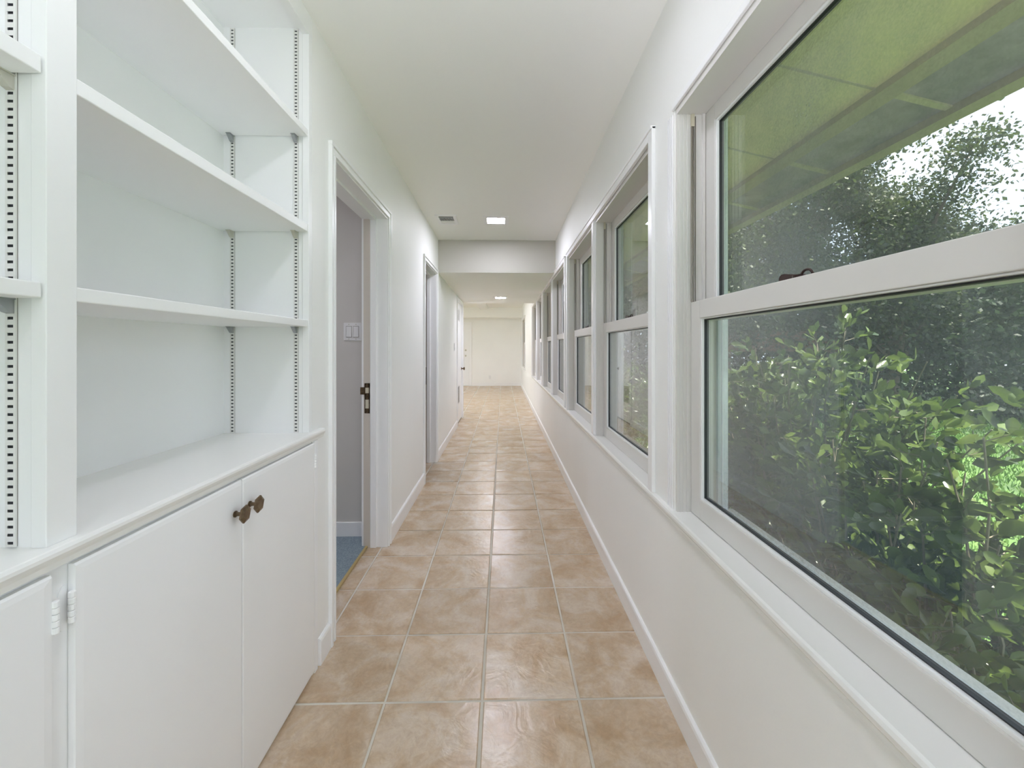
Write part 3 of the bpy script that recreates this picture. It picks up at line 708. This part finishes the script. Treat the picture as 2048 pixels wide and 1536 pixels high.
for gi, (a, c) in enumerate(groups[:4]):
    wd = (c - a - MW) / 2
    m = MB().box(RX - .002, .765, a + wd, c - wd, SZ, HZ + .012, bev=.003).box(RX - .012, RX, a + wd + .014, c - wd - .014, SZ, HZ + .006, bev=.003)
    struct(m.build('trim_%d' % (8 + gi), M['trim']), ['white post between the two nearest windows', 'white post between the second and third windows seen', 'white post between the fourth and fifth windows', 'white post between the two last hall windows'][gi], 'trim')
labs = ['double-hung window beside the viewpoint, behind the camera line',
        'largest and nearest double-hung window with trees and shrubs outside',
        'double-hung window just past the nearest one, reflecting the left wall',
        'third window along, left of the thick post, with greenery in its lower pane',
        'fourth hall window where the dropped ceiling begins',
        'fifth hall window under the dropped ceiling',
        'sixth hall window, a narrow sliver far along',
        'last and smallest-looking hall window in the row']
for (a, c), l in zip(specs, labs): window(a, c, l)
window(groups[4][0], groups[4][1], 'window of the far room beside the far wall')

# ------------------------------------------------------------------ outside: eave
GZ = -.35
def ez(x): return 2.50 - .23 * (x - .75)
ev = empty('eave', (1.3, 4, 2.3), 'sloping roof eave outside the windows with olive soffit and dark outer boards', 'eave', kind='structure')
def strip(x0, x1, y0, y1, dz, th, m, name):
    v = [(x0, y0, ez(x0) + dz), (x1, y0, ez(x1) + dz), (x1, y1, ez(x1) + dz), (x0, y1, ez(x0) + dz)]
    v += [(p, q, r + th) for p, q, r in v]
    return MB().raw(v, [(0, 1, 2, 3), (7, 6, 5, 4), (0, 4, 5, 1), (1, 5, 6, 2), (2, 6, 7, 3), (3, 7, 4, 0)]).build(name, m, ev)
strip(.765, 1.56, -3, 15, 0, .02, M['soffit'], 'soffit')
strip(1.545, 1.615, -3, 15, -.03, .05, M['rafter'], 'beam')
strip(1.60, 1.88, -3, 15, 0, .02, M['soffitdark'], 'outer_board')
strip(1.86, 1.915, -3, 15, -.035, .10, M['rafter'], 'fascia')
strip(.70, 1.95, -3, 15, .022, .05, M['roof'], 'roof_deck')
for k in range(-6, 18):
    y = 2.33 + .64 * k
    if y > 14.5 or y < -2.9: continue
    strip(.77, 1.545, y - .006, y + .006, -.004, .004, M['batten'], 'joint_strip')
    strip(1.615, 1.86, y - .015, y + .015, -.008, .008, M['batten'], 'rafter_tail')
struct(MB().box(.765, .775, -1.6, 13.8, -.4, SZ - .03).box(.765, .775, -1.6, 13.8, HZ + .012, 2.55).build('wall_outside', M['siding']), 'outer face of the house wall below the windows', 'wall')
# ------------------------------------------------------------------ ground
struct(MB().box(-12, 40, -14, 40, GZ - .3, GZ).build('ground', M['lawn']), 'green garden lawn beyond the windows', 'lawn')

def leaves(name, P, D, Ls, Ws, m, parent=None, kind=None, shape=4):
    """one mesh of many leaves: P positions, D directions (unit), lengths, widths"""
    n = len(P); P = np.asarray(P); D = np.asarray(D); D = D / np.linalg.norm(D, axis=1)[:, None]
    R = rng.normal(size=(n, 3)); U = np.cross(D, R); U /= np.linalg.norm(U, axis=1)[:, None]; Nn = np.cross(D, U)
    Ls = np.asarray(Ls)[:, None]; Ws = np.asarray(Ws)[:, None]
    if shape == 4:
        V = np.stack([P, P + D * Ls * .55 + U * Ws, P + D * Ls, P + D * Ls * .55 - U * Ws], 1); nv = 4
        idx = np.arange(n * 4); faces = idx.reshape(n, 4)
    else:  # folded leaf of 6 outline points on a midrib
        c = .35
        V = np.stack([P, P + D * Ls * .35 + U * Ws * .85 + Nn * Ws * c, P + D * Ls * .7 + U * Ws + Nn * Ws * c * .8, P + D * Ls, P + D * Ls * .7 - U * Ws + Nn * Ws * c * .8, P + D * Ls * .35 - U * Ws * .85 + Nn * Ws * c], 1)
        nv = 6; base = (np.arange(n) * 6)[:, None]
        faces = np.concatenate([base + np.array([0, 1, 2, 3]), base + np.array([0, 3, 4, 5])], 1).reshape(-1, 4)
    me = bpy.data.meshes.new(name); me.vertices.add(n * nv); me.vertices.foreach_set('co', V.reshape(-1).astype(np.float32))
    nf = len(faces); me.loops.add(nf * 4); me.polygons.add(nf)
    me.loops.foreach_set('vertex_index', faces.reshape(-1).astype(np.int32)); me.polygons.foreach_set('loop_start', (np.arange(nf) * 4).astype(np.int32))
    me.polygons.foreach_set('use_smooth', np.ones(nf, bool))
    me.update(calc_edges=True); me.materials.append(m)
    o = bpy.data.objects.new(name, me); C.objects.link(o)
    if parent: o.parent = parent; o.location = tuple(-q for q in parent.location)
    if kind: o['kind'] = kind
    return o

# one leaf mesh shared by the singly built leaves
def single_leaf():
    v = [(0, 0, 0), (.3, .25, .09), (.65, .3, .07), (.9, .16, .02), (1, 0, 0), (.9, -.16, .02), (.65, -.3, .07), (.3, -.25, .09), (.35, 0, 0), (.7, 0, -.02)]
    f = [(0, 8, 1), (8, 9, 2, 1), (9, 3, 2), (9, 4, 3), (0, 7, 8), (8, 7, 6, 9), (9, 6, 5), (9, 5, 4)]
    me = bpy.data.meshes.new('leaf'); me.from_pydata(v, [], f); me.materials.append(M['leafsingle']); me.polygons.foreach_set('use_smooth', [True] * 8); return me
LEAF = single_leaf()

def shrub(name, cx, cy, rx, ry, top, nst, per, lsize, label, singles=0, spread=.5, seed=1, bare=.25):
    R = random.Random(seed); e = empty(name, (cx, cy, GZ), label, 'shrub', 'shrubs close outside the windows')
    st = MB(); P = []; D = []; Lh = []
    for k in range(nst):
        a = R.uniform(0, 2 * math.pi); rr = math.sqrt(R.random())
        bx, by = cx + rx * rr * .35 * math.cos(a), cy + ry * rr * .35 * math.sin(a)
        tx, ty = cx + rx * rr * math.cos(a) * 1.0, cy + ry * rr * math.sin(a) * 1.0
        tz = GZ + (top - GZ) * R.uniform(.62, 1.0) * (1 - .25 * rr * rr)
        pts = []
        for i in range(7):
            t = i / 6; q = t ** 1.3
            pts.append(Vector((bx + (tx - bx) * q + R.uniform(-.02, .02), by + (ty - by) * q + R.uniform(-.02, .02), GZ + (tz - GZ) * t)))
        st.tube(pts, [.008 * (1 - .8 * i / 6) + .0012 for i in range(7)], 5)
        # side twigs with leaves
        for j in range(per):
            t = R.uniform(bare, 1); i = min(int(t * 6), 5); p = pts[i].lerp(pts[i + 1], t * 6 - i)
            d = Vector((R.gauss(0, 1), R.gauss(0, 1), R.uniform(.0, 1.1))).normalized(); ln = R.uniform(.06, .20) * spread * 2
            q = p + d * ln; q.x = max(q.x, .86)
            if j % 3 == 0: st.tube([p, q], [.0022, .001], 3)
            for s_ in range(R.randint(4, 7)):
                u = R.uniform(.3, 1.05); base = p.lerp(q, u); dd = (d + Vector((R.gauss(0, .7), R.gauss(0, .7), R.gauss(.15, .5)))).normalized()
                if base.x < .86: continue
                P.append(base); D.append(dd); Lh.append(lsize * R.uniform(.7, 1.3))
    st.build('stems', M['stem'], e)['kind'] = 'stuff'
    # leaves that show largest from the hall: nearest ones
    order_ = sorted(range(len(P)), key=lambda i: P[i].x * P[i].x + P[i].y * P[i].y) if singles else []
    order_ = [i for i in order_ if P[i].y > .3 and P[i].x / P[i].y < 1.35][:singles]; ss = set(order_)
    for i in order_:
        o = bpy.data.objects.new('leaf', LEAF); C.objects.link(o); o.parent = e
        q = D[i].to_track_quat('X', 'Z') @ Matrix.Rotation(R.uniform(-1.5, 1.5), 3, 'X').to_quaternion()
        o.rotation_mode = 'QUATERNION'; o.rotation_quaternion = q; o.location = P[i] - Vector((cx, cy, GZ)); o.scale = (Lh[i],) * 3
    rest = [i for i in range(len(P)) if i not in ss]
    if rest: leaves('foliage', [P[i] for i in rest], [D[i] for i in rest], [Lh[i] for i in rest], [Lh[i] * .24 for i in rest], M['leaf'], e, 'stuff', 6)
    return e
shrub('garden_shrub', 1.95, 2.75, .72, 1.25, 1.38, 70, 30, .066, 'tall dense leafy shrub close behind the left part of the nearest window', 120, seed=3)
shrub('garden_shrub', 1.62, 1.68, .45, .48, 1.02, 42, 26, .062, 'lower leafy shrub at the middle bottom of the nearest window', 260, seed=5, bare=.1)
shrub('garden_shrub', 1.72, 1.34, .34, .26, 1.22, 14, 20, .062, 'thin upright shrub with bare stems at the right edge of the nearest window', 90, seed=8, spread=.35)
shrub('garden_shrub', 1.22, .98, .26, .32, .66, 20, 20, .056, 'low scrubby shrub at the bottom right of the nearest window', 120, seed=11, bare=.1)
shrub('garden_shrub', 1.75, 6.2, .7, 1.6, 1.3, 40, 22, .055, 'leafy shrub outside the middle hall windows', 0, seed=13)
shrub('garden_shrub', 1.8, 10.0, .8, 1.6, 1.3, 34, 20, .06, 'leafy shrub outside the last hall windows', 0, seed=14)

def tree(cx, cy, h, r, label, n=9000, seed=1, trunk_h=.35, lsize=.11, name='garden_tree', clumps=34):
    R = random.Random(seed); e = empty(name, (cx, cy, GZ), label, 'tree', 'trees at the back of the garden')
    tr = MB(); top = Vector((cx + R.uniform(-.4, .4), cy + R.uniform(-.4, .4), GZ + h * .8)); b0 = Vector((cx, cy, GZ))
    tr.tube([b0, b0.lerp(top, .3) + Vector((R.uniform(-.1, .1), R.uniform(-.1, .1), 0)), b0.lerp(top, .6), top], [.17, .13, .09, .03], 9)
    tr.build('trunk', M['bark'], e)
    cl = []
    for k in range(clumps):
        t = R.uniform(trunk_h, 1); a = R.uniform(0, 6.283); rad = r * math.sqrt(R.random()) * math.sin(math.pi * min(1, .25 + .7 * (1 - abs(t - .6))))
        c = Vector((cx + rad * math.cos(a), cy + rad * math.sin(a), GZ + h * t)); cl.append((c, R.uniform(.35, .75) * r * .5))
        s = b0.lerp(top, max(.25, t - .25)); br = MB().tube([s, s.lerp(c, .5) + Vector((0, 0, .1)), c], [.05, .03, .012], 6); br.build('branch', M['bark'], e)
    per = n // clumps; P = []
    for c, q in cl:
        g = rng.normal(size=(per, 3)) * q * .58; g[:, 2] *= .7; P.append(g + np.array(c))
    P = np.concatenate(P); D = rng.normal(size=P.shape); D[:, 2] -= .3
    L_ = lsize * .8 * rng.uniform(.6, 1.3, len(P))
    leaves('foliage', P, D, L_, L_ * .3, M['treeleaf'], e, 'stuff', 4)
    return e
tl = [(4.6, 9.2, 6.0, 2.2, 'dark leafy tree nearest the left edge of the view through the big window'),
      (7.0, 9.8, 6.5, 2.3, 'broad dark tree standing behind the middle of the garden'),
      (8.6, 9.0, 5.6, 1.8, 'tall tree whose loose branch tips reach up beside the open sky'),
      (11.4, 9.8, 4.4, 2.1, 'lower bushy tree below the open sky'),
      (13.6, 8.8, 4.3, 2.2, 'rounded tree furthest towards the right edge of the window'),
      (3.2, 13.5, 7.0, 2.6, 'tall tree beyond the far end of the garden'),
      (15.8, 12.5, 5.2, 2.6, 'distant tree rising behind the lower bushy one'),
      (5.6, 14, 8, 3, 'high distant tree behind the dark leafy one')]
for i, (x, y, h, r, l) in enumerate(tl): tree(x, y, h, r, l, n=38000, seed=20 + i)
# dense undergrowth band
n = 110000
t = rng.random(n); px = 2.2 + 15 * t; py = 11.4 - .22 * (px - 2) + rng.normal(size=n) * .9
pz = GZ + rng.random(n) ** .8 * (3.5 + .5 * np.sin(px * 2.1) + .4 * np.sin(px * 5.3))
P = np.stack([px, py, pz], 1); D = rng.normal(size=P.shape); L_ = .10 * rng.uniform(.6, 1.4, n)
hg = leaves('undergrowth', P, D, L_, L_ * .33, M['hedgeleaf'], None, 'stuff')
tag(hg, 'dark dense undergrowth under the trees at the back of the lawn', 'undergrowth')
# reddish low fence half hidden in it
fe = empty('garden_fence', (6.5, 9.4, GZ), 'reddish brown board fence partly hidden in the undergrowth', 'fence')
for k in range(4):
    MB().box(5.2 + k * 1.2 - .04, 5.2 + k * 1.2 + .04, 9.42, 9.5, GZ, 1.66).build('post', M['fencepost'], fe)
for k in range(3):
    MB().box(5.1, 8.9, 9.38, 9.41, 1.15 + k * .165, 1.15 + k * .165 + .15, bev=.004).build('board', M['fence'], fe)
# grass blades on the lawn
n = 90000
gx = rng.uniform(.9, 13, n); gy = rng.uniform(.2, 10.5, n); hgt = rng.uniform(.03, .08, n)
P = np.stack([gx, gy, np.full(n, GZ)], 1); D = rng.normal(size=P.shape) * .35; D[:, 2] = 1
gr = leaves('grass', P, D, hgt, hgt * .09 + .003, M['grassblade'], None, 'stuff')
tag(gr, 'short green lawn grass behind the shrubs', 'grass')
